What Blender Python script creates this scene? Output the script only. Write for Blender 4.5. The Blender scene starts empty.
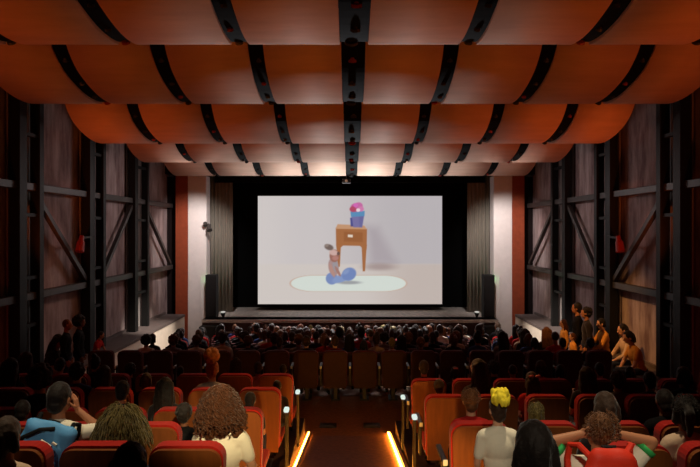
import bpy, bmesh, math, random
import numpy as np
from mathutils import Vector, Matrix, Quaternion, noise

R = random.Random(11)
sc = bpy.context.scene
col = sc.collection
E = 4.55            # eye height above the lowest floor
F = 600.0           # focal length in pixels of a 700 px wide frame

# ------------------------------------------------------------------ materials
def lin(c):
    return tuple((v / 12.92 if v <= .04045 else ((v + .055) / 1.055) ** 2.4) for v in (x / 255.0 for x in c))

def mat(name, rgb, rough=.6, spec=.4, metal=0., noise_amt=0., scale=6., stretch=(1, 1, 1), sheen=0., bump=0., coat=0., rgb2=None):
    m = bpy.data.materials.new(name); m.use_nodes = True
    nt = m.node_tree; b = nt.nodes['Principled BSDF']
    c = lin(rgb)
    b.inputs['Base Color'].default_value = (*c, 1)
    b.inputs['Roughness'].default_value = rough
    b.inputs['Specular IOR Level'].default_value = spec
    b.inputs['Metallic'].default_value = metal
    if sheen:
        b.inputs['Sheen Weight'].default_value = sheen
        b.inputs['Sheen Roughness'].default_value = .4
    if coat:
        b.inputs['Coat Weight'].default_value = coat
        b.inputs['Coat Roughness'].default_value = .2
    if noise_amt or bump:
        tc = nt.nodes.new('ShaderNodeTexCoord'); mp = nt.nodes.new('ShaderNodeMapping')
        mp.inputs['Scale'].default_value = stretch
        nz = nt.nodes.new('ShaderNodeTexNoise'); nz.inputs['Scale'].default_value = scale
        nz.inputs['Detail'].default_value = 6; nz.inputs['Roughness'].default_value = .65
        nt.links.new(tc.outputs['Object'], mp.inputs[0]); nt.links.new(mp.outputs[0], nz.inputs['Vector'])
        if noise_amt:
            rp = nt.nodes.new('ShaderNodeValToRGB')
            d = lin(rgb2) if rgb2 else tuple(v * (1 - noise_amt) for v in c)
            rp.color_ramp.elements[0].position = .34; rp.color_ramp.elements[1].position = .66
            rp.color_ramp.elements[0].color = (*d, 1)
            rp.color_ramp.elements[1].color = (*(min(1, v * (1 + .4 * noise_amt)) for v in c), 1)
            nt.links.new(nz.outputs['Fac'], rp.inputs[0]); nt.links.new(rp.outputs[0], b.inputs['Base Color'])
        if bump:
            bp = nt.nodes.new('ShaderNodeBump'); bp.inputs['Strength'].default_value = bump; bp.inputs['Distance'].default_value = .02
            nt.links.new(nz.outputs['Fac'], bp.inputs['Height']); nt.links.new(bp.outputs[0], b.inputs['Normal'])
    return m

def emit(name, rgb, strength):
    m = bpy.data.materials.new(name); m.use_nodes = True
    b = m.node_tree.nodes['Principled BSDF']
    b.inputs['Base Color'].default_value = (.02, .02, .02, 1)
    b.inputs['Emission Color'].default_value = (*lin(rgb), 1)
    b.inputs['Emission Strength'].default_value = strength
    return m

M = dict(
    panel=mat('terracotta_panel', (208, 168, 146), .75, .15, noise_amt=.10, scale=2.5, stretch=(.4, 2, 2)),
    track=mat('black_track', (9, 9, 9), .9, .1),
    fitting=mat('lamp_black', (34, 33, 33), .4, .5),
    fitting_red=mat('lamp_red', (150, 40, 30), .5, .4),
    wall=mat('stained_plaster', (172, 154, 152), .85, .15, noise_amt=.5, scale=2.2, stretch=(1, 1.4, .35), rgb2=(120, 96, 96)),
    wallback=mat('dark_plaster', (60, 45, 42), .9, .1, noise_amt=.2),
    steel=mat('painted_steel', (17, 16, 16), .6, .3, noise_amt=.25, scale=5),
    web=mat('grey_web', (150, 142, 140), .7, .2),
    beam=mat('grey_steel', (66, 60, 58), .5, .4, noise_amt=.3, scale=5),
    white=mat('pale_paint', (232, 222, 218), .8, .2, noise_amt=.05),
    ledge=mat('ledge_plaster', (226, 212, 196), .8, .2, noise_amt=.08),
    ledgetop=mat('ledge_top', (104, 92, 90), .6, .3, noise_amt=.2),
    orange=mat('rust_panel', (150, 68, 40), .6, .3, noise_amt=.15),
    dark=mat('dark_recess', (30, 22, 22), .9, .1),
    black=mat('black_cloth', (13, 13, 13), .95, .05),
    drape=mat('charcoal_drape', (150, 142, 130), .95, .1, noise_amt=.2, scale=8, stretch=(6, 1, .2)),
    stage=mat('stage_boards', (205, 194, 186), .6, .3, noise_amt=.2, scale=3, stretch=(3, .4, 1)),
    stagefront=mat('stage_front', (66, 44, 40), .8, .2),
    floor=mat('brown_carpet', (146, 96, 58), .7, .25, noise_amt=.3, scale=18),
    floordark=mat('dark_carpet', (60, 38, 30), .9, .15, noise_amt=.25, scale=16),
    step=mat('step_edge', (150, 130, 110), .6, .3),
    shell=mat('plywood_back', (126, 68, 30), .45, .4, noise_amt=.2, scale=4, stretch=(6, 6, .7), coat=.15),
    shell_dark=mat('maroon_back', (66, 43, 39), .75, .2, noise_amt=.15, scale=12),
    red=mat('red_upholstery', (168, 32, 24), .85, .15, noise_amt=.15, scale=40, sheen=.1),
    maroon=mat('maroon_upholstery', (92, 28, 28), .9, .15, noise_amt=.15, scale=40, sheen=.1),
    arm=mat('black_arm', (30, 26, 26), .4, .5),
    plate=mat('white_plate', (225, 225, 220), .6, .3),
    cap=emit('armrest_light', (225, 245, 235), .9),
    led=emit('orange_led', (255, 158, 52), 44.),
    ledhold=mat('strip_housing', (150, 120, 80), .4, .5, metal=.6),
    speaker=mat('speaker_black', (24, 23, 23), .6, .3),
    grille=mat('speaker_grille', (34, 32, 32), .8, .2, noise_amt=.3, scale=80),
    foot=emit('footlight_glass', (255, 250, 240), .5),
    sk_a=mat('skin_light', (214, 160, 128), .55, .35), sk_b=mat('skin_tan', (176, 116, 82), .55, .35),
    sk_c=mat('skin_brown', (128, 80, 56), .55, .35), lip=mat('lips', (150, 76, 66), .5, .3), eye=mat('eyes', (30, 22, 20), .3, .5),
    h_black=mat('black_hair', (34, 26, 23), .62, .2, sheen=.15, noise_amt=.4, scale=40, bump=.4),
    h_dark=mat('dark_brown_hair', (58, 40, 30), .62, .2, sheen=.15, noise_amt=.4, scale=40, bump=.4),
    h_brown=mat('brown_hair', (110, 68, 38), .62, .2, sheen=.15, noise_amt=.4, scale=40, bump=.4),
    h_auburn=mat('auburn_hair', (84, 44, 18), .62, .2, sheen=.15, noise_amt=.4, scale=40, bump=.4),
    h_amber=mat('amber_hair', (150, 84, 40), .62, .2, sheen=.15, noise_amt=.4, scale=40, bump=.4),
    h_blond=mat('olive_blond_hair', (108, 92, 48), .62, .2, sheen=.15, noise_amt=.45, scale=40, bump=.4),
    t_white=mat('white_cotton', (236, 226, 205), .9, .1, sheen=.1, bump=.15, scale=30),
    t_dark=mat('dark_cotton', (40, 34, 36), .9, .1, sheen=.2, bump=.15, scale=30),
    t_black=mat('black_cotton', (22, 20, 22), .9, .1, bump=.15, scale=30),
    t_red=mat('red_cotton', (170, 34, 32), .9, .1, bump=.15, scale=30),
    t_grey=mat('grey_cotton', (128, 118, 118), .9, .1, bump=.15, scale=30),
    t_blue=mat('blue_cotton', (60, 84, 140), .9, .1, bump=.15, scale=30),
    t_pale=mat('beige_cotton', (206, 176, 150), .9, .1, bump=.15, scale=30),
    t_orange=mat('amber_cotton', (226, 156, 72), .9, .1, bump=.15, scale=30),
    t_jean=mat('jeans_cloth', (44, 50, 72), .9, .1, bump=.15, scale=30),
    green=mat('green_trim', (60, 170, 90), .8, .1),
    bagblue=mat('light_blue_nylon', (96, 166, 222), .6, .3, bump=.25, scale=9),
    bagred=mat('red_nylon', (222, 52, 30), .6, .3, bump=.25, scale=9),
    bagpale=mat('pale_stripe', (240, 160, 130), .6, .3),
    strap=mat('black_strap', (20, 20, 22), .7, .2),
    yellow=mat('yellow_ruffle', (244, 220, 60), .8, .1, bump=.3, scale=25),
    pink=mat('pink_clip', (236, 130, 130), .5, .4),
    rail=mat('pale_rail', (190, 180, 170), .5, .4),
)

# ------------------------------------------------------------------ mesh helpers
def box(bm, c, s, rot=None, mi=0):
    mx = Matrix.Translation(c) @ (rot.to_4x4() if rot else Matrix.Identity(4)) @ Matrix.Diagonal((*s, 1))
    r = bmesh.ops.create_cube(bm, size=1, matrix=mx)
    for f in {f for v in r['verts'] for f in v.link_faces}: f.material_index = mi
    return r['verts']

def bar(bm, a, b, w, d, mi=0):
    a, b = Vector(a), Vector(b); z = (b - a).normalized()
    q = z.to_track_quat('Z', 'Y')
    return box(bm, (a + b) / 2, (w, d, (b - a).length), q.to_matrix(), mi)

def tube(bm, pts, rad, seg=8, mi=0, close=True):
    pts = [Vector(p) for p in pts]; n = len(pts)
    rad = rad if isinstance(rad, (list, tuple)) else [rad] * n
    rings, prev = [], None
    for i, p in enumerate(pts):
        t = (pts[min(i + 1, n - 1)] - pts[max(i - 1, 0)]).normalized()
        if prev is None:
            u = t.orthogonal().normalized()
        else:
            u = (prev - t * prev.dot(t)).normalized() if (prev - t * prev.dot(t)).length > 1e-6 else t.orthogonal().normalized()
        prev = u; w = t.cross(u)
        rings.append([bm.verts.new(p + (u * math.cos(2 * math.pi * k / seg) + w * math.sin(2 * math.pi * k / seg)) * rad[i]) for k in range(seg)])
    for a, b in zip(rings, rings[1:]):
        for k in range(seg):
            f = bm.faces.new((a[k], a[(k + 1) % seg], b[(k + 1) % seg], b[k])); f.material_index = mi
    if close:
        for rg in (list(reversed(rings[0])), rings[-1]):
            f = bm.faces.new(rg); f.material_index = mi

def capsule(bm, p0, p1, r0, r1, seg=14):
    p0, p1 = Vector(p0), Vector(p1); t = (p1 - p0)
    t = t.normalized() if t.length > 1e-6 else Vector((0, 0, 1))
    pts, rad = [], []
    for a in (-80, -60, -35, 0):
        pts.append(p0 + t * r0 * math.sin(math.radians(a))); rad.append(r0 * math.cos(math.radians(a)))
    for a in (0, 35, 60, 80):
        pts.append(p1 + t * r1 * math.sin(math.radians(a))); rad.append(r1 * math.cos(math.radians(a)))
    tube(bm, pts, rad, seg)

def ell(bm, c, r, rot=None, seg=20):
    mx = Matrix.Translation(c) @ (rot.to_4x4() if rot else Matrix.Identity(4)) @ Matrix.Diagonal((*r, 1))
    return bmesh.ops.create_uvsphere(bm, u_segments=seg, v_segments=seg // 2 + 2, radius=1, matrix=mx)['verts']

def bev(bm, w, seg=2):
    bmesh.ops.bevel(bm, geom=[e for e in bm.edges if e.calc_face_angle(0) > .5], offset=w, segments=seg, affect='EDGES', profile=.5)

def rounded_prism(bm, w, z0, z1, y0, y1, rad, mi=0, lean=0., bot=0.0):
    """A slab in the XZ plane with rounded top corners, y0..y1 thick, leaning back with height."""
    pr = [(-w / 2 + bot, z0), (w / 2 - bot, z0)]
    for a in range(0, 91, 18):
        pr.append((w / 2 - rad + rad * math.cos(math.radians(a)), z1 - rad + rad * math.sin(math.radians(a))))
    for a in range(90, 181, 18):
        pr.append((-w / 2 + rad + rad * math.cos(math.radians(a)), z1 - rad + rad * math.sin(math.radians(a))))
    sh = lambda z: -lean * (z - z0)
    A = [bm.verts.new((x, y0 + sh(z), z)) for x, z in pr]; B = [bm.verts.new((x, y1 + sh(z), z)) for x, z in pr]
    n = len(pr)
    fs = [bm.faces.new(A), bm.faces.new(list(reversed(B)))]
    for i in range(n):
        fs.append(bm.faces.new((A[(i + 1) % n], A[i], B[i], B[(i + 1) % n])))
    for f in fs: f.material_index = mi

def to_mesh(name, bm, mats, smooth=False):
    bmesh.ops.recalc_face_normals(bm, faces=bm.faces)
    me = bpy.data.meshes.new(name); bm.to_mesh(me); bm.free()
    for m in (mats if isinstance(mats, (list, tuple)) else [mats]): me.materials.append(m)
    if smooth: me.polygons.foreach_set('use_smooth', [True] * len(me.polygons))
    return me

def link(name, me, parent=None, loc=(0, 0, 0), rz=0.):
    o = bpy.data.objects.new(name, me); col.objects.link(o)
    o.location = loc; o.rotation_euler = (0, 0, rz)
    if parent: o.parent = parent
    return o

def obj(name, bm, mats, parent=None, smooth=False, loc=(0, 0, 0), rz=0.):
    return link(name, to_mesh(name, bm, mats, smooth), parent, loc, rz)

def tag(o, label=None, cat=None, group=None, kind=None):
    if label: o['label'] = label
    if cat: o['category'] = cat
    if group: o['group'] = group
    if kind: o['kind'] = kind
    return o

def empty(name, loc=(0, 0, 0), rz=0.):
    o = bpy.data.objects.new(name, None); col.objects.link(o)
    o.empty_display_size = .1; o.location = loc; o.rotation_euler = (0, 0, rz)
    return o

def kids(o): return [c for c in KID.get(o.name, [])]
KID = {}
def adopt(p, c):
    c.parent = p; KID.setdefault(p.name, []).append(c); return c

def copy_tree(o, parent=None):
    c = o.copy(); col.objects.link(c)
    if parent: adopt(parent, c)
    else: c.parent = None
    for ch in kids(o): copy_tree(ch, c)
    return c

def kill_tree(o):
    for ch in kids(o): kill_tree(ch)
    KID.pop(o.name, None)
    bpy.data.objects.remove(o)

def new_bm(): return bmesh.new()
ORD = ['zeroth', 'first', 'second', 'third', 'fourth', 'fifth', 'sixth', 'seventh', 'eighth', 'ninth', 'tenth', 'eleventh', 'twelfth', 'thirteenth', 'fourteenth',
       'fifteenth', 'sixteenth', 'seventeenth', 'eighteenth', 'nineteenth', 'twentieth', 'twenty-first', 'twenty-second', 'twenty-third', 'twenty-fourth']

# ------------------------------------------------------------------ remeshed bodies
WORK = bpy.data.scenes.new('work')
def remesh(bm, voxel, smooth=2):
    me = bpy.data.meshes.new('tmp'); bm.to_mesh(me); bm.free()
    o = bpy.data.objects.new('tmp', me); WORK.collection.objects.link(o)
    m = o.modifiers.new('r', 'REMESH'); m.mode = 'VOXEL'; m.voxel_size = voxel
    if smooth:
        s = o.modifiers.new('s', 'SMOOTH'); s.factor = .5; s.iterations = smooth
    WORK.view_layers[0].update(); dg = WORK.view_layers[0].depsgraph
    out = bpy.data.meshes.new_from_object(o.evaluated_get(dg))
    bpy.data.objects.remove(o); bpy.data.meshes.remove(me)
    out.polygons.foreach_set('use_smooth', [True] * len(out.polygons))
    return out

def hand(bm, w, d, nrm, side, k, curl=.5):
    """palm and five fingers: w wrist, d direction of the hand, nrm the way the palm faces, side +1/-1 where the thumb leaves."""
    d = Vector(d).normalized(); nrm = Vector(nrm); nrm = (nrm - d * nrm.dot(d)).normalized()
    s = d.cross(nrm).normalized() * side
    w = Vector(w)
    for q in (-.03, -.01, .012, .03):
        capsule(bm, w + s * q * .7 * k + d * .01 * k, w + (d * .085 + s * q) * k, .014 * k, .0125 * k, 10)
    for q, L in ((.034, .070), (.0115, .080), (-.0115, .075), (-.034, .058)):
        p = w + (d * .088 + s * q) * k; a = 0.
        for seg, r in ((.46, .0092), (.32, .0085), (.24, .0075)):
            a += curl * .8
            dd = (d * math.cos(a) + nrm * math.sin(a) + s * q * 1.2).normalized()
            p2 = p + dd * L * seg * k
            capsule(bm, p, p2, r * k, r * .93 * k, 8); p = p2
    p = w + (d * .03 + s * .03) * k
    p1 = p + (d * .6 + s * .75 + nrm * .25).normalized() * .04 * k
    p2 = p1 + (d * .85 + s * .25 + nrm * .4).normalized() * .034 * k
    capsule(bm, p, p1, .0125 * k, .0105 * k, 8); capsule(bm, p1, p2, .0105 * k, .009 * k, 8)

def person_meshes(k=1., hair='short', pose='lap', voxel=.009, seed=0, z0=.44, sleeve=.55, lean=0., turn=0., tilt=0., legs='seat', female=False, foot=None, arms=None, shoulder=1., shrug=0.):
    """Local frame: origin on the floor under the hips, facing +Y. Returns meshes body, shirt, trousers, hair plus the head transform."""
    rr = random.Random(seed)
    Lm = Matrix.Rotation(-lean, 4, 'X')
    def T(p): v = Lm @ Vector(p); return Vector((v.x * k, v.y * k, z0 + v.z * k))
    Lr = Lm.to_3x3()
    Hm = Matrix.Translation((0, .01, .66)) @ Matrix.Rotation(turn, 4, 'Z') @ Matrix.Rotation(-tilt, 4, 'X') @ Matrix.Translation((0, -.01, -.66))
    def H(p): return T(Hm @ Vector(p))
    Hr = Lr @ Hm.to_3x3()
    sw = (.15 if female else .17) * shoulder
    if arms is None:
        arms = {-1: ((-.20, .05, .27), (-.10, .25, .17), (.5, .8, -.1), (0, -.3, -1), .5),
                1: ((.20, .05, .27), (.10, .25, .17), (-.5, .8, -.1), (0, -.3, -1), .5)}
    if legs == 'seat':
        fz = foot if foot is not None else -z0 / k + .06
        ky = max(.43, .36 / k)
        lg = {s: [(s * .095, .02, .06), (s * .11, ky, .05), (s * .115, ky - .03, max(fz, -.48 if foot is not None else -1.))] for s in (-1, 1)}
    else:
        lg = {s: [(s * .09, 0, .04), (s * .095, .02, -.39), (s * .10, -.01, -.80)] for s in (-1, 1)}
    torso = [((0, 0, .08), (.165, .115, .12)), ((0, -.005, .24), (.138 if female else .148, .10, .15)), ((0, -.005, .40), (.155 if female else .168, .112, .16))]
    def torso_add(bm, g):
        for c, r in torso: ell(bm, T(c), [(v + g) * k for v in r], Lr, 22)
        capsule(bm, T((-sw + .03, 0, .505 + shrug)), T((sw - .03, 0, .505 + shrug)), (.062 + g) * k, (.062 + g) * k)
        for s in (-1, 1): capsule(bm, T((0, -.01, .565)), T((s * (sw - .02), -.005, .515 + shrug)), (.045 + g) * k, (.056 + g) * k)
    # --- body
    b = new_bm()
    torso_add(b, 0)
    capsule(b, T((0, 0, .52)), H((0, .012, .70)), .056 * k, .05 * k)
    ell(b, H((0, .03, .785)), (.076 * k, .096 * k, .108 * k), Hr, 24)
    ell(b, H((0, .055, .715)), (.056 * k, .062 * k, .062 * k), Hr, 18)
    capsule(b, H((0, .118, .775)), H((0, .136, .742)), .011 * k, .015 * k, 10)
    capsule(b, H((-.035, .108, .80)), H((.035, .108, .80)), .014 * k, .014 * k, 10)
    capsule(b, H((-.017, .116, .708)), H((.017, .116, .708)), .008 * k, .008 * k, 8)
    for s in (-1, 1):
        ell(b, H((s * .079, .025, .762)), (.011 * k, .02 * k, .032 * k), Hr, 12)
        e, w, hd, nr, cu = arms[s]
        capsule(b, T((s * sw, 0, .50 + shrug)), T(e), .046 * k, .037 * k)
        capsule(b, T(e), T(w), .037 * k, .025 * k)
        hand(b, T(w), Lr @ Vector(hd), Lr @ Vector(nr), s if nr[2] <= 0 else -s, k, cu)
        hp, kn, an = lg[s]
        sc_ = lambda p: Vector((p[0] * k, p[1] * k, z0 + p[2] * k))
        capsule(b, sc_(hp), sc_(kn), .078 * k, .054 * k)
        capsule(b, sc_(kn), sc_(an), .052 * k, .034 * k)
        a = sc_(an)
        capsule(b, a + Vector((0, -.02, -.03)) * k, a + Vector((s * .015, .15, -.045)) * k, .038 * k, .03 * k)
    body = remesh(b, voxel * max(k, .75))
    shoe = (z0 + k * lg[1][2][2]) + .05 * k
    eyes = [H((s * .031, .122, .775)) for s in (-1, 1)]; lipc = H((0, .124, .708))
    for p in body.polygons:
        c = p.center
        if c.z < shoe: p.material_index = 3
        elif min((c - e).length for e in eyes) < .011 * k: p.material_index = 2
        elif abs(c.z - lipc.z) < .009 * k and (c - lipc).length < .025 * k: p.material_index = 1
    # --- clothes
    b = new_bm(); torso_add(b, .014)
    for s in (-1, 1):
        e, w = Vector(arms[s][0]), Vector(arms[s][1]); sh = Vector((s * sw, 0, .50 + shrug))
        if sleeve <= 1:
            capsule(b, T(sh), T(sh.lerp(e, sleeve)), .062 * k, .056 * k)
        else:
            capsule(b, T(sh), T(e), .062 * k, .052 * k); capsule(b, T(e), T(e.lerp(w, sleeve - 1)), .052 * k, .04 * k)
    capsule(b, T((0, -.004, .54)), T((0, 0, .585)), .07 * k, .062 * k)
    shirt = remesh(b, .012 * max(k, .75), 2)
    b = new_bm()
    ell(b, Vector((0, 0, z0 + .06 * k)), (.182 * k, .132 * k, .11 * k))
    for s in (-1, 1):
        hp, kn, an = lg[s]
        capsule(b, sc_(hp), sc_(kn), .092 * k, .066 * k); capsule(b, sc_(kn), sc_(Vector(kn).lerp(Vector(an), .88)), .064 * k, .052 * k)
    trousers = remesh(b, .014 * max(k, .75), 2)
    hm = hair_mesh(hair, H, Hr, k, rr)
    return dict(body=body, shirt=shirt, trousers=trousers, hair=hm), H, Hr, T

def hair_mesh(style, H, Hr, k, rr):
    b = new_bm()
    base = style.split('_')[0]
    if base == 'buzz':
        ell(b, H((0, .014, .80)), (.081 * k, .094 * k, .105 * k), Hr, 24)
    else:
        ell(b, H((0, .010, .80)), (.088 * k, .102 * k, .115 * k), Hr, 24)
        ell(b, H((0, -.03, .735)), (.070 * k, .065 * k, .075 * k), Hr, 18)
    if base in ('long', 'strands'):
        for x in (-.07, -.035, 0, .035, .07):
            yb = -.075 + abs(x) * .5
            capsule(b, H((x, yb + .03, .83)), H((x * 1.15, yb - .02, .66)), .04 * k, .045 * k)
            capsule(b, H((x * 1.15, yb - .02, .66)), H((x * 1.3, yb - .05, .50 - rr.random() * .06)), .045 * k, .024 * k)
        for s in (-1, 1):
            capsule(b, H((s * .075, .01, .82)), H((s * .092, .01, .66)), .028 * k, .028 * k)
            capsule(b, H((s * .092, .01, .66)), H((s * .10, .02, .52)), .028 * k, .02 * k)
    if base in ('bob', 'pony', 'clips'):
        for s in (-1, 1):
            capsule(b, H((s * .07, -.02, .80)), H((s * .08, -.02, .70)), .032 * k, .034 * k)
        capsule(b, H((0, -.06, .80)), H((0, -.062, .68)), .05 * k, .05 * k)
    if base == 'clips':
        for x in (-.06, -.02, .02, .06):
            capsule(b, H((x, -.06, .76)), H((x * 1.35, -.10, .50)), .045 * k, .032 * k)
    if base == 'pony':
        capsule(b, H((0, -.085, .84)), H((0, -.14, .80)), .035 * k, .04 * k)
        capsule(b, H((0, -.14, .80)), H((0, -.15, .62)), .042 * k, .018 * k)
    if base == 'puff':
        for i in range(40):
            a, c = rr.random() * 6.283, rr.uniform(-1, 1); s = math.sqrt(1 - c * c)
            ell(b, H(Vector((.085 * s * math.cos(a), -.03 + .085 * s * math.sin(a), .985 + .08 * c))), [.036 * k] * 3, None, 10)
        ell(b, H((0, -.03, .985)), (.095 * k, .095 * k, .09 * k), Hr, 18)
    if base == 'bun':
        ell(b, H((0, -.05, .925)), (.052 * k, .052 * k, .045 * k), Hr, 16)
    if base in ('curly', 'afro', 'ringlets'):
        R1 = {'curly': 1.0, 'afro': 1.22, 'ringlets': 1.12}[base]
        for i in range(130):
            a, c = rr.random() * 6.283, rr.uniform(-.75, 1); s = math.sqrt(1 - c * c)
            y = .005 + .10 * R1 * s * math.sin(a)
            if y > .06 and c < .35: continue
            ell(b, H((.088 * R1 * s * math.cos(a), y - .01, .80 + .105 * R1 * c)), [rr.uniform(.018, .032) * k] * 3, None, 10)
    if base == 'ringlets':
        for i in range(150):
            t = rr.random(); w = .085 + .055 * t
            a = rr.uniform(3.0, 6.42)
            ell(b, H((w * math.cos(a) * 1.1, .0 + .08 * math.sin(a) - .02, .80 - .24 * t)), [rr.uniform(.018, .034) * k] * 3, None, 10)
    me = remesh(b, .010 * max(k, .75), 1)
    amp = .004 if base in ('short', 'buzz') else .006
    for v in me.vertices:
        c = v.co
        n = noise.noise(Vector((c.x * 70, c.y * 70, c.z * 14))) + .6 * noise.noise(Vector((c.x * 30, c.y * 30, c.z * 30)))
        v.co = c + v.normal * n * amp * k
    return me

def strand_tubes(H, k, rr, n, kind):
    """fine wavy locks over the crown and back"""
    b = new_bm()
    for i in range(n):
        a = rr.uniform(2.6, 6.82); c = rr.uniform(-.1, .98); s = math.sqrt(1 - c * c)
        d = Vector((s * math.cos(a), s * math.sin(a), c))
        p = Vector((.088 * d.x, .0 + .102 * d.y, .80 + .115 * d.z))
        if p.y > .07 and p.z < .84: continue
        pts = []; ph = rr.random() * 6.283
        if kind == 'ringlet':
            L = rr.uniform(.07, .26) * (1.0 if d.y < .1 else .8); N = 16; rad = rr.uniform(.011, .018); tw = rr.uniform(4, 7)
            q = p.copy(); v = d * 1.0 + Vector((0, 0, .25))
            for j in range(N):
                t = j / (N - 1)
                g = v * (1 - t) ** 1.8 * .42 + Vector((d.x * .25, d.y * .25 - .04, -1.)) * (.3 + t)
                q = q + g.normalized() * L / N
                w = min(1, t * 4)
                pts.append(H(q + Vector((math.cos(ph + tw * t * 6.283), math.sin(ph + tw * t * 6.283), 0)) * rad * w))
            rads = [.0062 * k] * (N - 1) + [.002 * k]
        elif kind == 'wave':
            L = rr.uniform(.22, .42); N = 12; q = p.copy()
            for j in range(N):
                t = j / (N - 1)
                g = d * (1 - t) ** 2 * .6 + Vector((d.x * .38, d.y * .2 - .08, -1.)) * (.2 + t)
                q = q + g.normalized() * L / N
                pts.append(H(q + Vector((math.sin(ph + t * 14), math.cos(ph * 2 + t * 11), 0)) * .007))
            rads = [.0045 * k] * (N - 1) + [.0015 * k]
        else:                                                  # short fuzz
            L = rr.uniform(.012, .026); N = 4; q = p + d * .004
            for j in range(N):
                q = q + (d + Vector((rr.uniform(-.5, .5), rr.uniform(-.5, .5), -.5 * j / N))).normalized() * L / N
                pts.append(H(q))
            rads = [.003 * k, .003 * k, .002 * k, .001 * k]
        tube(b, pts, rads, 4)
    me = bpy.data.meshes.new('locks'); b.to_mesh(me); b.free()
    return me

def merge(a, c):
    b = new_bm(); b.from_mesh(a); b.from_mesh(c)
    me = bpy.data.meshes.new('hair'); b.to_mesh(me); b.free()
    me.polygons.foreach_set('use_smooth', [True] * len(me.polygons))
    return me

SKINS = ('sk_a', 'sk_b', 'sk_c')
def make_person(ms, loc=(0, 0, 0), rz=0., skin='sk_b', hairm='h_dark', shirt='t_dark', trousers='t_jean'):
    o = link('person', ms['body'], None, loc, rz)
    if not ms['body'].materials:
        for m in (M['sk_b'], M['lip'], M['eye'], M['t_black']): ms['body'].materials.append(m)
        for n, m in (('shirt', 't_dark'), ('trousers', 't_jean'), ('hair', 'h_dark')):
            if not ms[n].materials: ms[n].materials.append(M[m])
    ch = {}
    for n in ('shirt', 'trousers', 'hair'):
        ch[n] = adopt(o, link(n, ms[n]))
    dress(o, skin, hairm, shirt, trousers)
    return o

def dress(o, skin, hairm, shirt, trousers):
    sl = o.material_slots[0]; sl.link = 'OBJECT'; sl.material = M[skin]
    for c in kids(o):
        n = c.name.split('.')[0]
        m = {'shirt': shirt, 'trousers': trousers, 'hair': hairm}.get(n)
        if m: c.material_slots[0].link = 'OBJECT'; c.material_slots[0].material = M[m]

HW = {'short': 'short-haired', 'long': 'long-haired', 'curly': 'curly-haired', 'bob': 'bob-haired', 'pony': 'ponytailed', 'buzz': 'close-cropped', 'bun': 'bun-haired', 'afro': 'frizzy-haired', 'puff': 'top-knotted'}
PROTO = {}
def proto(hair, k=.82, female=False, turn=0., tilt=0., **kw):
    key = (hair, k, female, turn, tilt, str(kw))
    if key not in PROTO:
        PROTO[key] = person_meshes(k=k, hair=hair, female=female, turn=turn, tilt=tilt, seed=len(PROTO) + 3, **kw)[0]
    return PROTO[key]

# ------------------------------------------------------------------ geometry of the hall (heights are relative to the eye)
def Z(rel): return E + rel
W = 6.63
XL = 5.9
STAGE = -3.10
PROSC = 21.4

def slope(y):                                   # lower block floor
    if y <= 11.0: return -3.05
    if y <= 11.2: return -3.05 - (y - 11.0) * .985
    return -3.22 - (y - 11.0) * .137
def ramp(y):                                    # centre aisle of the upper block
    return -3.05 + max(0., 8.9 - y) * .177

LROWS = [('A', 3.55, 213), ('B', 4.5, 193), ('C', 5.3, 178), ('D', 6.25, 158), ('E', 7.6, 144)]
RROWS = [('A', 3.55, 213), ('B', 4.5, 192), ('D', 6.15, 165), ('E', 7.5, 149)]
def rowfloor(y, dy): return -dy * y / F - .92

# floor
b = new_bm()
vs = [(y, slope(y)) for y in (8.75, 11.0, 11.2, 12, 14, 16, 18, 20.7)]
for (y0, z0), (y1, z1) in zip(vs, vs[1:]):
    q = [b.verts.new(p) for p in ((-W, y0, Z(z0)), (W, y0, Z(z0)), (W, y1, Z(z1)), (-W, y1, Z(z1)))]
    b.faces.new(q)
bmesh.ops.remove_doubles(b, verts=b.verts, dist=1e-4)
geo = bmesh.ops.extrude_face_region(b, geom=b.faces[:])
for v in geo['geom']:
    if isinstance(v, bmesh.types.BMVert): v.co.z = -.25
tag(obj('floor', b, M['floor']), 'dark brown carpeted floor of the lower seating block', kind='structure')
# centre aisle: ramp with shallow steps
b = new_bm()
n = 9
ys = [-1.5 + i * (8.9 + 1.5) / 14 for i in range(15)]
for y0, y1 in zip(ys, ys[1:]):
    zt = Z(ramp(y0) if y0 >= 3 else ramp((y0 + y1) / 2)) - .01
    q = [b.verts.new(p) for p in ((-.66, y0, Z(ramp(y0))), (.66, y0, Z(ramp(y0))), (.66, y1, Z(ramp(y1))), (-.66, y1, Z(ramp(y1))))]
    b.faces.new(q)
bmesh.ops.remove_doubles(b, verts=b.verts, dist=1e-4)
geo = bmesh.ops.extrude_face_region(b, geom=b.faces[:])
for v in geo['geom']:
    if isinstance(v, bmesh.types.BMVert): v.co.z = -.25
tag(obj('floor', b, M['floor']), 'brown carpeted centre aisle sloping down between the lit strips', kind='structure')
# terraces of the upper block
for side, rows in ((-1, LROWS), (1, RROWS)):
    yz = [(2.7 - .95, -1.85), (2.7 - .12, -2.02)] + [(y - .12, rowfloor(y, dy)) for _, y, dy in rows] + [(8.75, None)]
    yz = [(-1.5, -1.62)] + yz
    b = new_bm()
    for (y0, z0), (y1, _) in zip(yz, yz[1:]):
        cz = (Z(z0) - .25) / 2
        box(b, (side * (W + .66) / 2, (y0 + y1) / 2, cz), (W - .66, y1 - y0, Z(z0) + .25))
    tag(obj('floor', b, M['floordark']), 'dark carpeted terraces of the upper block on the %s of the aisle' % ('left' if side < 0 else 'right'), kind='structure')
    b = new_bm()
    for y0, z0 in yz[3:-1]:
        box(b, (side * .74, y0 + .02, Z(z0) + .004), (.15, .05, .012))
    tag(obj('trim_1' if side < 0 else 'trim_2', b, M['step']), 'pale step edges beside the aisle', kind='structure')

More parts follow.
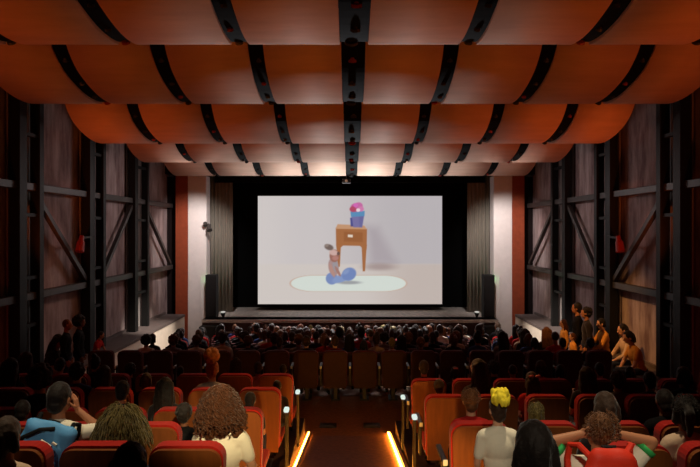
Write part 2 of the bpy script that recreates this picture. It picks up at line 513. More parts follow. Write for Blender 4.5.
# walls
for side, nm in ((-1, 'left'), (1, 'right')):
    b = new_bm()
    box(b, (side * (W + .15), 10.2, 4.3), (.3, 23.4, 9.1))
    tag(obj('wall_' + nm, b, M['wall']), 'stained grey plaster wall on the %s behind the black steel frame' % nm, kind='structure')
    # low ledge along the wall
    b = new_bm()
    box(b, (side * (XL + .06), 16.0, (Z(-3.0) - .25) / 2 - .02), (.12, 10.8, Z(-3.0) + .25 - .04))
    box(b, (side * (XL + W) / 2, 16.0, Z(-3.0) - .04), (W - XL + .04, 10.8, .08), mi=1)
    box(b, (side * (W - .03), 16.0, Z(-3.0) + .04), (.06, 10.8, .08), mi=1)
    tag(obj('trim_3' if side < 0 else 'trim_4', b, [M['ledge'], M['ledgetop']]), 'cream low wall with grey coping along the %s wall' % nm, kind='structure')
    # steel frame standing off the wall
    for i, (ya, yb) in enumerate(((11.45, 12.35), (14.55, 15.5), (17.6, 18.85))):
        b = new_bm()
        x = side * 6.40; dx = .20
        zb, zt = Z(-3.0), Z(4.2)
        w0, w1 = (.16, .26)
        box(b, (x, ya + w1 / 2, (zb + zt) / 2), (dx, w1, zt - zb))
        box(b, (x, yb - w0 / 2, (zb + zt) / 2), (dx, w0, zt - zb))
        box(b, (side * 6.57, (ya + yb) / 2, (zb + zt) / 2), (.03, yb - ya - .1, zt - zb), mi=1)
        for zz in (-.95, -1.9, .3, 1.9):
            box(b, (x, (ya + yb) / 2, Z(zz)), (.1, yb - ya - .1, .07))
        tag(obj('steel_column', b, [M['steel'], M['web']]), 'black paired steel column, %s from the stage on the %s wall' % (ORD[3 - i], nm), 'column', 'steel wall columns', 'structure')
    for zz, wh in ((.87, 'upper'), (-1.33, 'lower')):
        b = new_bm(); box(b, (side * 6.44, 14.9, Z(zz)), (.14, 13.4, .15)); bev(b, .01, 1)
        tag(obj('steel_beam', b, M['beam']), '%s grey horizontal steel beam along the %s wall' % (wh, nm), 'beam', 'steel wall beams', 'structure')
    for (ya, za, yb, zb, d) in ((12.35, .62, 14.55, -1.2, 'nearest the camera'), (15.5, -1.2, 17.6, .7, 'between the middle columns'), (18.85, .7, 21.4, -1.2, 'nearest the stage')):
        b = new_bm(); bar(b, (side * 6.42, ya, Z(za)), (side * 6.42, yb, Z(zb)), .10, .11)
        tag(obj('steel_brace', b, M['beam']), 'diagonal dark steel brace on the %s wall %s' % (nm, d), 'brace', 'steel wall braces', 'structure')

b = new_bm(); box(b, (0, -1.65, 4.3), (2 * W, .3, 9.1)); tag(obj('wall_back', b, M['wallback']), 'dark rear wall behind the camera', kind='structure')
b = new_bm(); box(b, (0, 10.2, Z(4.35)), (2 * W + .6, 23.4, .2)); tag(obj('ceiling', b, M['dark']), 'dark ceiling slab above the hung panels', kind='structure')

# front wall: white pilasters, rust return panels, upper wall
b = new_bm(); box(b, (0, 21.75, Z(3.15)), (2 * W, .5, 2.3)); tag(obj('wall_front', b, M['dark']), 'dark wall above the stage opening', kind='structure')
for side, nm in ((-1, 'left'), (1, 'right')):
    b = new_bm(); box(b, (side * 5.47, 21.75, 3.12), (.66, .6, 6.74)); bev(b, .015, 1)
    box(b, (side * 5.35, 21.43, Z(-2.6)), (.07, .03, 1.9))
    tag(obj('trim_5' if side < 0 else 'trim_6', b, M['white']), 'white pilaster at the %s edge of the stage opening' % nm, kind='structure')
    b = new_bm(); box(b, (side * 6.02, 21.62, 3.12), (.44, .3, 6.74))
    tag(obj('trim_7' if side < 0 else 'trim_8', b, M['orange']), 'rust orange return panel beside the %s pilaster' % nm, kind='structure')
    b = new_bm(); box(b, (side * 6.45, 21.9, 3.12), (.40, .3, 6.74))
    tag(obj('trim_9' if side < 0 else 'trim_10', b, M['dark']), 'dark recess at the end of the %s wall' % nm, kind='structure')

# stage
b = new_bm()
box(b, (0, 24.1, Z(STAGE) - .05), (10.24, 6.6, .1)); box(b, (0, 21.05, Z(STAGE) - .05), (10.24, .7, .1))
for v in list(b.verts): pass
tag(obj('floor', b, M['stage']), 'pale stage floor below the screen', kind='structure')
b = new_bm(); box(b, (0, 20.75, (Z(STAGE) - .1 - .25) / 2), (10.2, .1, Z(STAGE) - .1 + .25)); tag(obj('trim_11', b, M['stagefront']), 'dark brown front of the stage', kind='structure')
b = new_bm(); box(b, (0, 24.2, 3.6), (12.5, .2, 7.4)); tag(obj('wall_stage', b, M['black']), 'black back wall of the stage', kind='structure')
for side, nm in ((-1, 'left'), (1, 'right')):
    b = new_bm(); box(b, (side * 6.3, 23, 3.6), (.2, 2.4, 7.4)); tag(obj('wall_stage', b, M['black']), 'black %s side wall of the stage' % nm, kind='structure')
    # pleated leg curtain
    b = new_bm(); N = 60
    x0, x1 = 4.42, 5.6
    pts = []
    for i in range(N + 1):
        x = x0 + (x1 - x0) * i / N
        pts.append((side * x, 22.6 + .04 * math.sin(i * .9)))
    lo = [b.verts.new((x, y, Z(STAGE) + .02)) for x, y in pts]; hi = [b.verts.new((x, y, Z(2.7))) for x, y in pts]
    lo2 = [b.verts.new((x, y + .03, Z(STAGE) + .02)) for x, y in pts]; hi2 = [b.verts.new((x, y + .03, Z(2.7))) for x, y in pts]
    for i in range(N):
        b.faces.new((lo[i], lo[i + 1], hi[i + 1], hi[i])); b.faces.new((lo2[i + 1], lo2[i], hi2[i], hi2[i + 1]))
        b.faces.new((hi[i], hi[i + 1], hi2[i + 1], hi2[i])); b.faces.new((lo[i + 1], lo[i], lo2[i], lo2[i + 1]))
    for i in (0, N): b.faces.new((lo[i], hi[i], hi2[i], lo2[i]))
    tag(obj('stage_curtain', b, M['drape'], smooth=True), 'charcoal leg curtain hanging on the %s side of the stage' % nm, 'curtain', 'stage leg curtains')
b = new_bm(); box(b, (0, 22.2, Z(2.35)), (10.0, .06, 1.2)); tag(obj('stage_valance', b, M['black']), 'black cloth valance hanging across the top of the stage', 'curtain')

# ------------------------------------------------------------------ projection screen with its film frame
def film(px, py):
    """colour (sRGB 0-255 arrays) of the picture in a 643 x 376 layout"""
    x, y = px, py
    def sst(a, b_, v): t = np.clip((v - a) / (b_ - a), 0, 1); return t * t * (3 - 2 * t)
    colr = np.zeros(x.shape + (3,))
    def lay(c, a):
        a = np.clip(a, 0, 1)[..., None]; colr[:] = colr * (1 - a) + np.array(c, float) * a
    def elps(cx, cy, rx, ry, soft=.08, rot=0.):
        dx, dy = x - cx, y - cy; c, s = math.cos(rot), math.sin(rot)
        u, v = (dx * c + dy * s) / rx, (-dx * s + dy * c) / ry
        return 1 - sst(1 - soft, 1 + soft, np.sqrt(u * u + v * v))
    def poly(ps, soft=1.6):
        d = np.full(x.shape, 1e9)
        n = len(ps)
        for i in range(n):
            (ax, ay), (bx, by) = ps[i], ps[(i + 1) % n]
            L = math.hypot(bx - ax, by - ay)
            d = np.minimum(d, ((bx - ax) * (y - ay) - (by - ay) * (x - ax)) / L)
        return sst(-soft, soft, d)
    lay((212, 205, 205), np.ones(x.shape))
    lay((190, 184, 188), sst(180, 520, x) * .8)
    lay((222, 214, 210), (1 - sst(0, 160, x)) * .6)
    lay((176, 166, 172), poly([(380, 105), (420, 110), (490, 238), (395, 238)], 26) * .8)
    fl = sst(232, 242, y)
    lay((218, 209, 203), fl * .9); lay((196, 180, 172), fl * sst(330, 560, x) * .65)
    lay((160, 140, 138), elps(425, 246, 52, 12, .7) * .7)
    # rug
    def stad(cx, cy, hx, r, ry):
        dx = np.maximum(np.abs(x - cx) - hx, 0) / r; dy = (y - cy) / ry
        return np.sqrt(dx * dx + dy * dy)
    s = stad(316, 304, 120, 86, 29)
    lay((206, 176, 160), 1 - sst(.97, 1.03, s)); lay((222, 230, 222), 1 - sst(.90, .98, s))
    lay((150, 150, 156), elps(318, 301, 40, 6, .5) * .8)
    # desk
    w1, w2, w3 = (204, 156, 120), (172, 112, 70), (150, 92, 54)
    lay(w2, poly([(274, 170), (290, 170), (286, 246), (279, 246)]))
    lay(w2, poly([(362, 170), (380, 170), (374, 262), (366, 262)]))
    lay(w2, poly([(272, 110), (381, 114), (380, 174), (273, 172)]))
    lay(w2, poly([(352, 170), (381, 170), (379, 186), (372, 188)])); lay(w2, poly([(273, 170), (300, 170), (284, 184), (275, 184)]))
    lay(w1, poly([(278, 98), (372, 103), (381, 116), (271, 114)]))
    lay(w3, poly([(300, 124), (366, 127), (366, 160), (300, 158)]) * .6)
    lay((236, 222, 206), poly([(314, 134), (331, 135), (331, 144), (314, 143)]))
    # flower pot
    lay((66, 70, 140), poly([(322, 76), (332, 74), (336, 106), (324, 106)], 2) * .9)
    lay((124, 118, 168), poly([(327, 66), (371, 64), (364, 109), (333, 109)]))
    lay((102, 102, 154), poly([(352, 66), (371, 64), (364, 109), (355, 109)], 4) * .5)
    lay((96, 148, 192), poly([(323, 54), (373, 52), (372, 70), (325, 73)]))
    for cx, cy, rx, ry, c in ((344, 40, 20, 15, (196, 92, 150)), (333, 46, 13, 10, (186, 78, 106)), (352, 34, 14, 12, (206, 112, 170)), (360, 45, 10, 9, (216, 130, 180)), (350, 49, 7, 6, (240, 220, 225)), (341, 32, 8, 7, (220, 110, 190))):
        lay(c, elps(cx, cy, rx, ry, .2))
    # seated child
    lay((126, 146, 196), elps(258, 287, 21, 21, .12)); lay((138, 158, 204), elps(292, 286, 34, 13, .15, -.35))
    lay((120, 142, 194), elps(318, 272, 26, 22, .12, -.5)); lay((152, 170, 208), elps(308, 264, 12, 7, .5, -.6) * .6)
    lay((176, 146, 144), elps(264, 246, 18, 32, .12, -.12)); lay((160, 158, 166), elps(270, 240, 9, 24, .3, -.1) * .8)
    lay((188, 146, 136), elps(258, 258, 6, 26, .2, -.35)); lay((172, 128, 118), elps(279, 262, 5, 20, .2, -.5))
    lay((160, 110, 96), elps(267, 208, 17, 22, .12)); lay((214, 178, 170), elps(264, 197, 15, 10, .25, .2)); lay((186, 132, 122), elps(270, 216, 11, 8, .3))
    lay((110, 86, 80), elps(281, 200, 5, 6, .3)); lay((120, 104, 98), elps(248, 178, 16, 10, .25, .3)); lay((150, 134, 126), elps(240, 172, 7, 5, .3))
    # projection vignette of the film frame itself
    return colr
SY = 23.2; SW, ST, SB = 3.56, 1.315, -2.865
scr = tag(empty('projection_screen', (0, SY, Z(SB))), 'wide white cinema screen showing a seated child beside a wooden desk', 'screen')
NX, NY = 300, 176
gx, gy = np.meshgrid(np.linspace(0, 1, NX + 1), np.linspace(0, 1, NY + 1))
rgb = film(gx * 643, (1 - gy) * 376) / 255.0
rgb = np.where(rgb <= .04045, rgb / 12.92, ((rgb + .055) / 1.055) ** 2.4)
verts = np.stack([(gx * 2 - 1) * SW, np.zeros_like(gx), gy * (ST - SB)], -1).reshape(-1, 3)
idx = np.arange((NX + 1) * (NY + 1)).reshape(NY + 1, NX + 1)
faces = np.stack([idx[:-1, :-1], idx[:-1, 1:], idx[1:, 1:], idx[1:, :-1]], -1).reshape(-1, 4)
me = bpy.data.meshes.new('picture'); me.from_pydata(verts.tolist(), [], faces.tolist())
ca = me.color_attributes.new('film', 'FLOAT_COLOR', 'POINT')
ca.data.foreach_set('color', np.concatenate([rgb.reshape(-1, 3), np.ones((len(verts), 1))], 1).astype(np.float32).ravel())
m = bpy.data.materials.new('projected_film'); m.use_nodes = True; nt = m.node_tree
at = nt.nodes.new('ShaderNodeAttribute'); at.attribute_name = 'film'; bs = nt.nodes['Principled BSDF']
bs.inputs['Base Color'].default_value = (.03, .03, .03, 1); bs.inputs['Roughness'].default_value = 1; bs.inputs['Specular IOR Level'].default_value = 0
nt.links.new(at.outputs['Color'], bs.inputs['Emission Color']); bs.inputs['Emission Strength'].default_value = .86
me.materials.append(m)
adopt(scr, link('picture', me))
b = new_bm()
H_ = ST - SB; t = .12
for c, s in (((0, .03, -t / 2), (2 * SW + 2 * t, .06, t)), ((0, .03, H_ + t / 2), (2 * SW + 2 * t, .06, t)), ((-SW - t / 2, .03, H_ / 2), (t, .06, H_)), ((SW + t / 2, .03, H_ / 2), (t, .06, H_)), ((0, .05, H_ / 2), (2 * SW, .04, H_))):
    box(b, c, s)
adopt(scr, obj('border', b, M['black']))

# ------------------------------------------------------------------ hung ceiling: curved panels and lighting tracks
BANDS = [(7.7, 2.36), (10.7, 2.23), (13.7, 1.96), (16.7, 1.87), (19.7, 1.77)]
PROF_Y = [(-2.05, .92), (-2.0, .80), (-1.92, .62), (-1.85, .50), (-1.78, .42), (-1.7, .35), (-1.6, .28), (-1.5, .22), (-1.4, .177), (-1.3, .14), (-1.15, .092), (-1.0, .055), (-.85, .024), (-.7, 0), (-.55, -.015), (-.4, -.02), (-.25, -.015), (-.1, 0), (0, .02)]
LEN = 2.05
PROF = [(1 + y / LEN, z) for y, z in PROF_Y]
D = 1.45
BN = ['nearest', 'second', 'third', 'fourth', 'farthest']
edges = []
for kx in range(-3, 4):
    hw = .18 if kx == 0 else .115
    edges.append((kx * D - hw + .05, kx * D + hw + .05))
cols = [(-5.62, edges[0][0])] + [(edges[i][1], edges[i + 1][0]) for i in range(6)] + [(edges[6][1], 5.62)]
CN = ['outermost left', 'third left of centre', 'second left of centre', 'first left of centre', 'first right of centre', 'second right of centre', 'third right of centre', 'outermost right']
TN = ['outermost left', 'second left of centre', 'first left of centre', 'central', 'first right of centre', 'second right of centre', 'outermost right']
tr_lamp = None
for bi, (yf, h) in enumerate(BANDS):
    y0 = yf - LEN
    for ci, (xa, xb) in enumerate(cols):
        b = new_bm(); th = .05
        A = [[b.verts.new((x, y0 + s * LEN, Z(h + dz))) for s, dz in PROF] for x in (xa, xb)]
        B = [[b.verts.new((x, y0 + s * LEN + .01, Z(h + dz) + th)) for s, dz in PROF] for x in (xa, xb)]
        n = len(PROF)
        for i in range(n - 1):
            f = b.faces.new((A[0][i], A[0][i + 1], A[1][i + 1], A[1][i])); f.smooth = True
            f = b.faces.new((B[0][i + 1], B[0][i], B[1][i], B[1][i + 1])); f.smooth = True
            b.faces.new((A[0][i + 1], A[0][i], B[0][i], B[0][i + 1])); b.faces.new((A[1][i], A[1][i + 1], B[1][i + 1], B[1][i]))
        for i in (0, n - 1): b.faces.new((A[0][i], A[1][i], B[1][i], B[0][i]))
        o = obj('hanging_acoustic_panel', b, M['panel'])
        tag(o, 'curved terracotta acoustic panel, %s in the %s ceiling band' % (CN[ci], BN[bi]), 'ceiling panel', 'hung acoustic panels')
    for ti, (xa, xb) in enumerate(edges):
        t = tag(empty('hanging_lighting_track', ((xa + xb) / 2, yf, Z(h))), 'black curved lighting track with small lamps, %s in the %s ceiling band' % (TN[ti], BN[bi]), 'lighting track', 'ceiling lighting tracks')
        b = new_bm()
        cx = (xa + xb) / 2; w = (xb - xa) / 2 - .004
        A = [[b.verts.new((sx * w, s * LEN - LEN, dz + .035)) for s, dz in PROF] for sx in (-1, 1)]
        B = [[b.verts.new((sx * w, s * LEN - LEN, dz + .09)) for s, dz in PROF] for sx in (-1, 1)]
        n = len(PROF)
        for i in range(n - 1):
            b.faces.new((A[0][i], A[0][i + 1], A[1][i + 1], A[1][i])); b.faces.new((B[0][i + 1], B[0][i], B[1][i], B[1][i + 1]))
            b.faces.new((A[0][i + 1], A[0][i], B[0][i], B[0][i + 1])); b.faces.new((A[1][i], A[1][i + 1], B[1][i + 1], B[1][i]))
        for i in (0, n - 1): b.faces.new((A[0][i], A[1][i], B[1][i], B[0][i]))
        adopt(t, obj('channel', b, M['track']))
        for q, s in enumerate((.2, .45, .7, .95)):
            dz = np.interp(s, [p[0] for p in PROF], [p[1] for p in PROF])
            b = new_bm()
            r_ = w * (.55 if q != 3 else .75)
            ang = Quaternion((1, 0, 0), .5 + .1 * q)
            d = ang @ Vector((0, 0, -1))
            p = Vector((R.uniform(-.2, .2) * w, s * LEN - LEN, dz + .05))
            tube(b, [p + d * -.02, p + d * .01, p + d * .015, p + d * .05], [r_ * .35, r_ * .35, r_ * .6, r_ * .65], 12, mi=0)
            tube(b, [p + d * .049, p + d * .053], [r_ * .5, r_ * .5], 12, mi=1)
            adopt(t, obj('lamp', b, [M['fitting_red' if (q + ti + bi) % 4 == 0 else 'fitting'], M['fitting' if q % 2 else 'beam']], smooth=False))
# little hanging projector under the last band
b = new_bm(); box(b, (-.12, 19.9, Z(1.62)), (.28, .3, .14)); bev(b, .015)
pj = tag(empty('ceiling_projector', (-.12, 19.9, Z(1.62))), 'small black box hanging from the ceiling above the screen', 'camera')
for v in b.verts: v.co -= Vector(pj.location)
adopt(pj, obj('housing', b, M['fitting']))
b = new_bm(); tube(b, [(0, 0, .06), (0, 0, .30)], .015, 8); adopt(pj, obj('rod', b, M['fitting']))
b = new_bm(); tube(b, [(0, -.14, 0), (0, -.20, -.01)], .045, 12); adopt(pj, obj('lens', b, M['rail']))

# ------------------------------------------------------------------ seats
def seat_proto(shell, fab):
    t = empty('theatre_seat')
    b = new_bm(); rounded_prism(b, .418, .26, .91, -.03, 0.0, .075, lean=.10, bot=.02); bev(b, .006, 1)
    s = adopt(t, obj('backrest', b, M[shell]))
    b = new_bm(); rounded_prism(b, .435, .30, .925, .0, .09, .085, lean=.10, bot=.02); bev(b, .022, 2)
    adopt(t, obj('back_cushion', b, M[fab], smooth=False))
    b = new_bm(); box(b, (0, .30, .345), (.43, .42, .08)); bev(b, .03, 2); adopt(t, obj('seat_cushion', b, M[fab]))
    b = new_bm(); box(b, (0, .28, .295), (.40, .38, .02)); box(b, (0, .28, .15), (.07, .24, .28)); box(b, (0, .28, .012), (.16, .34, .024)); bev(b, .006, 1)
    adopt(t, obj('pedestal', b, M['arm']))
    b = new_bm(); box(b, (-.258, .13, .63), (.042, .36, .035)); box(b, (-.258, .05, .46), (.03, .10, .32)); bev(b, .008, 2)
    adopt(t, obj('armrest', b, M['arm']))
    b = new_bm(); box(b, (-.258, -.055, .635), (.035, .008, .045)); bev(b, .003, 1); adopt(t, obj('number_plate', b, M['plate']))
    return t
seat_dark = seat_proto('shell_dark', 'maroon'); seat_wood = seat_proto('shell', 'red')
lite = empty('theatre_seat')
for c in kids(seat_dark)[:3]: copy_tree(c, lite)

def put_seat(src, x, y, z, label, group):
    o = copy_tree(src); o.location = (x, y, z); tag(o, label, 'seat', group); return o

def end_light(x, y, z, label):
    t = tag(empty('aisle_light', (x, y, z)), label, 'light', 'lit aisle armrest posts')
    b = new_bm(); box(b, (0, 0, .33), (.035, .05, .66)); box(b, (0, 0, .01), (.046, .14, .02)); bev(b, .005, 1); adopt(t, obj('post', b, M['arm']))
    b = new_bm(); box(b, (0, -.02, .685), (.055, .09, .045)); bev(b, .015, 2); adopt(t, obj('lamp_cap', b, M['cap']))
    return t

PITCH = .516
START = {(-1, 'A'): .72, (-1, 'B'): 1.25, (-1, 'C'): .75, (-1, 'D'): .70, (-1, 'E'): .70, (1, 'A'): 1.42, (1, 'B'): .73, (1, 'D'): .745, (1, 'E'): .745}
RN = {'A': 'nearest', 'B': 'second', 'C': 'third', 'D': 'fourth', 'E': 'frontmost'}
RNR = {'A': 'nearest', 'B': 'second', 'D': 'third', 'E': 'frontmost'}
for side, rows in ((-1, LROWS), (1, RROWS)):
    for rn, y, dy in rows:
        fz = Z(rowfloor(y, dy)); x = START[(side, rn)]
        i = 1
        lim = 350 * (y + .0) / F + .2
        nm = (RN if side < 0 else RNR)[rn]
        while x + .2 < min(lim, 5.1):
            cx = side * (x + .235)
            put_seat(seat_wood, cx, y, fz, 'red plywood-backed theatre seat, %s from the aisle in the %s row on %s' % (ORD[i], nm, 'left' if side < 0 else 'right'), 'upper block theatre seats')
            x += PITCH; i += 1
        if rn in 'DE':
            end_light(side * .665, y + .05, fz, 'white-lit aisle post of the %s row on the %s' % (nm, 'left' if side < 0 else 'right'))
# lower block: full rows
GROWS = [10.6] + [11.85 + 1.13 * i for i in range(8)]
NSEAT = 20
GN = ['rearmost', 'second', 'third', 'fourth', 'fifth', 'sixth', 'seventh', 'eighth', 'front']
for gi, y in enumerate(GROWS):
    for i in range(NSEAT):
        x = (i - (NSEAT - 1) / 2) * PITCH + (.26 if gi % 2 else 0)
        if abs(x) > (4.2 if gi == 8 else 4.5 if gi < 4 else 4.85): continue
        rowd = 'rearmost row of the lower block' if gi == 0 else ('front row before the stage' if gi == 8 else '%s row from the rear, lower block' % GN[gi])
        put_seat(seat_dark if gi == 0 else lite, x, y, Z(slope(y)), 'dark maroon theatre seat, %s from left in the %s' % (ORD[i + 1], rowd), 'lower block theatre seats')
for t in (seat_dark, seat_wood, lite): kill_tree(t)

# LED strips along the aisle
for side, nm in ((-1, 'left'), (1, 'right')):
    t = tag(empty('led_strip', (-.615 if side < 0 else .575, 0, 0)), 'glowing orange light strip on the floor along the %s edge of the aisle' % nm, 'light strip', 'aisle light strips')
    b = new_bm(); bar(b, (0, 5.2, Z(ramp(5.2)) + .012), (0, 9.0, Z(ramp(9.0)) + .012), .024, .022); adopt(t, obj('light_tube', b, M['led']))
    b = new_bm(); bar(b, (.03 if side < 0 else .042, 5.2, Z(ramp(5.2)) + .015), (.03 if side < 0 else .042, 9.0, Z(ramp(9.0)) + .015), .03, .03); adopt(t, obj('housing', b, M['ledhold']))
# floor hatches in the aisle
for x, nm in ((-.34, 'left'), (.34, 'right')):
    b = new_bm(); y = 9.35
    box(b, (x, y, Z(-3.05) + .006), (.26, .22, .012)); box(b, (x, y, Z(-3.05) + .014), (.18, .12, .012)); bev(b, .003, 1)
    tag(obj('floor_box', b, M['arm']), 'small dark floor box at the foot of the aisle, %s one' % nm, 'floor box', 'floor boxes')

# ------------------------------------------------------------------ loudspeakers, footlights, wall fixtures
def speaker(x, y, z, w, h, d, label):
    t = tag(empty('loudspeaker', (x, y, z)), label, 'loudspeaker', 'black loudspeakers')
    b = new_bm(); box(b, (0, 0, h / 2), (w, d, h)); bev(b, .015, 2); adopt(t, obj('cabinet', b, M['speaker']))
    b = new_bm(); box(b, (0, -d / 2 - .008, h / 2), (w * .86, .016, h * .92)); bev(b, .006, 1); adopt(t, obj('grille', b, M['grille']))
    return t
for s, nm in ((-1, 'left'), (1, 'right')):
    speaker(s * 4.90, 21.3, Z(STAGE), .38, 1.52, .4, 'tall black loudspeaker standing on the %s end of the stage' % nm)
    speaker(s * 4.82, 20.45, Z(slope(20.45)) - .0, .55, 1.25, .45, 'black bass loudspeaker on the floor before the %s end of the stage' % nm)
    t = tag(empty('footlight', (s * 4.42, 20.95, Z(STAGE))), 'small white footlight on the %s edge of the stage' % nm, 'footlight', 'stage footlights')
    b = new_bm(); tube(b, [(0, 0, .0), (0, 0, .03), (0, -.02, .05), (0, -.06, .24)], [.07, .07, .03, .10], 14); adopt(t, obj('lamp_body', b, M['fitting']))
    b = new_bm(); tube(b, [(0, -.062, .241), (0, -.064, .25)], [.085, .085], 14); adopt(t, obj('lens', b, M['foot']))
    # wall spotlight on the near bay
    t = tag(empty('wall_spotlight', (s * 6.2, 14.5, Z(.02))), 'small spotlight on a black arm fixed to the %s wall column' % nm, 'spotlight', 'wall spotlights')
    b = new_bm(); bar(b, (0, .0, -.18), (0, -.62, -.20), .05, .05); adopt(t, obj('arm', b, M['steel']))
    b = new_bm(); tube(b, [(0, -.62, -.16), (0, -.66, -.26), (0, -.68, -.30), (0, -.75, -.52)], [.05, .06, .085, .10], 14); adopt(t, obj('lamp', b, M['fitting_red'], smooth=False))
    t = tag(empty('stage_spotlight', (s * 5.05, 21.35, Z(.12))), 'small spotlight fixed to the inner edge of the %s pilaster' % nm, 'spotlight', 'pilaster spotlights') if s < 0 else None
    if t:
        b = new_bm(); bar(b, (-.12, 0, .06), (.12, -.05, .06), .04, .04); adopt(t, obj('bracket', b, M['fitting']))
        b = new_bm(); tube(b, [(.02, -.05, .08), (.06, -.12, -.02), (.10, -.2, -.14)], [.05, .08, .10], 12); adopt(t, obj('lamp', b, M['beam']))
        b = new_bm(); tube(b, [(-.1, -.05, .02), (-.06, -.16, .12)], [.06, .075], 12); adopt(t, obj('lamp', b, M['beam']))
t = tag(empty('handrail', (-3.95, 20.67, Z(slope(20.67)))), 'pale handrail before the left end of the stage', 'handrail')
b = new_bm(); tube(b, [(-.45, 0, 1.02), (.5, 0, 1.02)], .022, 8); adopt(t, obj('rail', b, M['rail']))
for x in (-.42, .46):
    b = new_bm(); tube(b, [(x, 0, 0), (x, 0, 1.02)], .02, 8); adopt(t, obj('post', b, M['rail']))

# ------------------------------------------------------------------ people: the lower block crowd
crowd_defs = [('short', .86, 0, 0), ('short', .98, .25, 0), ('long', .88, 0, 0), ('long', .95, -.2, .05), ('curly', .87, .1, 0), ('bob', .87, -.3, 0), ('pony', .87, .15, 0), ('buzz', .89, -.15, 0), ('bun', .92, .2, 0), ('afro', .87, 0, 0)]
crowd_defs += [('short', .73, .1, 0), ('bob', .70, 0, 0), ('curly', .73, -.1, 0)]
protos = []
for h, k, tu, ti in crowd_defs:
    protos.append((h, k, make_person(proto(h, k, h in ('long', 'bob', 'pony', 'bun'), tu, ti))))
shirts = ['t_dark'] * 6 + ['t_black'] * 3 + ['t_red'] * 2 + ['t_grey', 't_grey', 't_blue', 't_pale', 't_white']
hairs = ['h_black'] * 5 + ['h_dark'] * 6 + ['h_brown'] * 3 + ['h_auburn', 'h_blond']
rc = random.Random(5)
HC = {'h_black': 'black', 'h_dark': 'dark brown', 'h_brown': 'brown', 'h_auburn': 'auburn', 'h_blond': 'fair'}
for gi, y in enumerate(GROWS):
    n = 0
    for i in range(NSEAT):
        x = (i - (NSEAT - 1) / 2) * PITCH + (.26 if gi % 2 else 0)
        p_occ = .62 if gi == 0 else .97
        if abs(x) > (4.2 if gi == 8 else 4.5 if gi < 4 else 4.85): continue
        if rc.random() > p_occ: continue
        h, k, src = protos[rc.randrange(10)]
        if gi == 0: h, k, src = protos[rc.choice([10, 11, 12])]
        n += 1
        o = copy_tree(src)
        o.location = (x + rc.uniform(-.025, .025), y + (.31 if h in ('long', 'afro') else .26) + rc.uniform(-.01, .05), Z(slope(y)))
        o.rotation_euler = (0, 0, rc.uniform(-.12, .12))
        f = rc.uniform(.94, 1.05); o.scale = (f, f, f); o.location.z += .45 * (1 - f) + .008
        hm = rc.choice(hairs); sh = rc.choice(shirts)
        dress(o, rc.choice(SKINS), hm, sh, rc.choice(['t_jean', 't_dark']))
        rowd = 'rearmost row, lower block' if gi == 0 else ('front row before stage' if gi == 8 else '%s row from rear, lower block' % GN[gi])
        tag(o, '%s %s spectator, %s from left in %s' % (HC[hm], HW[h], ORD[n], rowd), 'person', 'audience in the lower block')
for h, k, src in protos:
    kill_tree(src)

# ------------------------------------------------------------------ people: upper block, placed seat by seat
def at(px, yocc): return (px - 350) * yocc / F
ROWY = {}
for side, rows in ((-1, LROWS), (1, RROWS)):
    for rn, y, dy in rows: ROWY[(side, rn)] = (y + .27, rowfloor(y, dy))
for s in (-1, 1):
    ROWY[(s, 'Z')] = (2.97, -2.02); ROWY[(s, 'Y')] = (2.2, -1.85)
UP = []
def sit(px, row, top, hair, hairm, shirt, label, skin='sk_b', dy=0., female=None, turn=0., tilt=0., rz=0., own=False, kk=None, **kw):
    side = -1 if px < 350 else 1
    y, fz = ROWY[(side, row)]; y += dy
    h = -(top - 230) * y / F - fz
    k = max(.55, min(1.02, (h - .44) / .915))
    k = round(k / .03) * .03 if kk is None else kk
    female = hair.split('_')[0] in ('long', 'bob', 'pony', 'bun', 'ringlets', 'strands', 'clips') if female is None else female
    if own:
        ms, Hf, Hr, T = person_meshes(k=k, hair=hair, female=female, turn=turn, tilt=tilt, seed=int(px), **kw)
        if own in ('ringlet', 'wave', 'fuzz'):
            ms['hair'] = merge(ms['hair'], strand_tubes(Hf, k, random.Random(int(px)), {'ringlet': 800, 'wave': 700, 'fuzz': 500}[own], own))
    else:
        ms, Hf, T = proto(hair, k, female, turn, tilt, **kw), None, None
    o = make_person(ms, (at(px, y), y, Z(fz)), rz, skin, hairm, shirt)
    tag(o, label, 'person', 'audience in the upper block')
    return o, Hf, T, k

G = 'audience in the upper block'
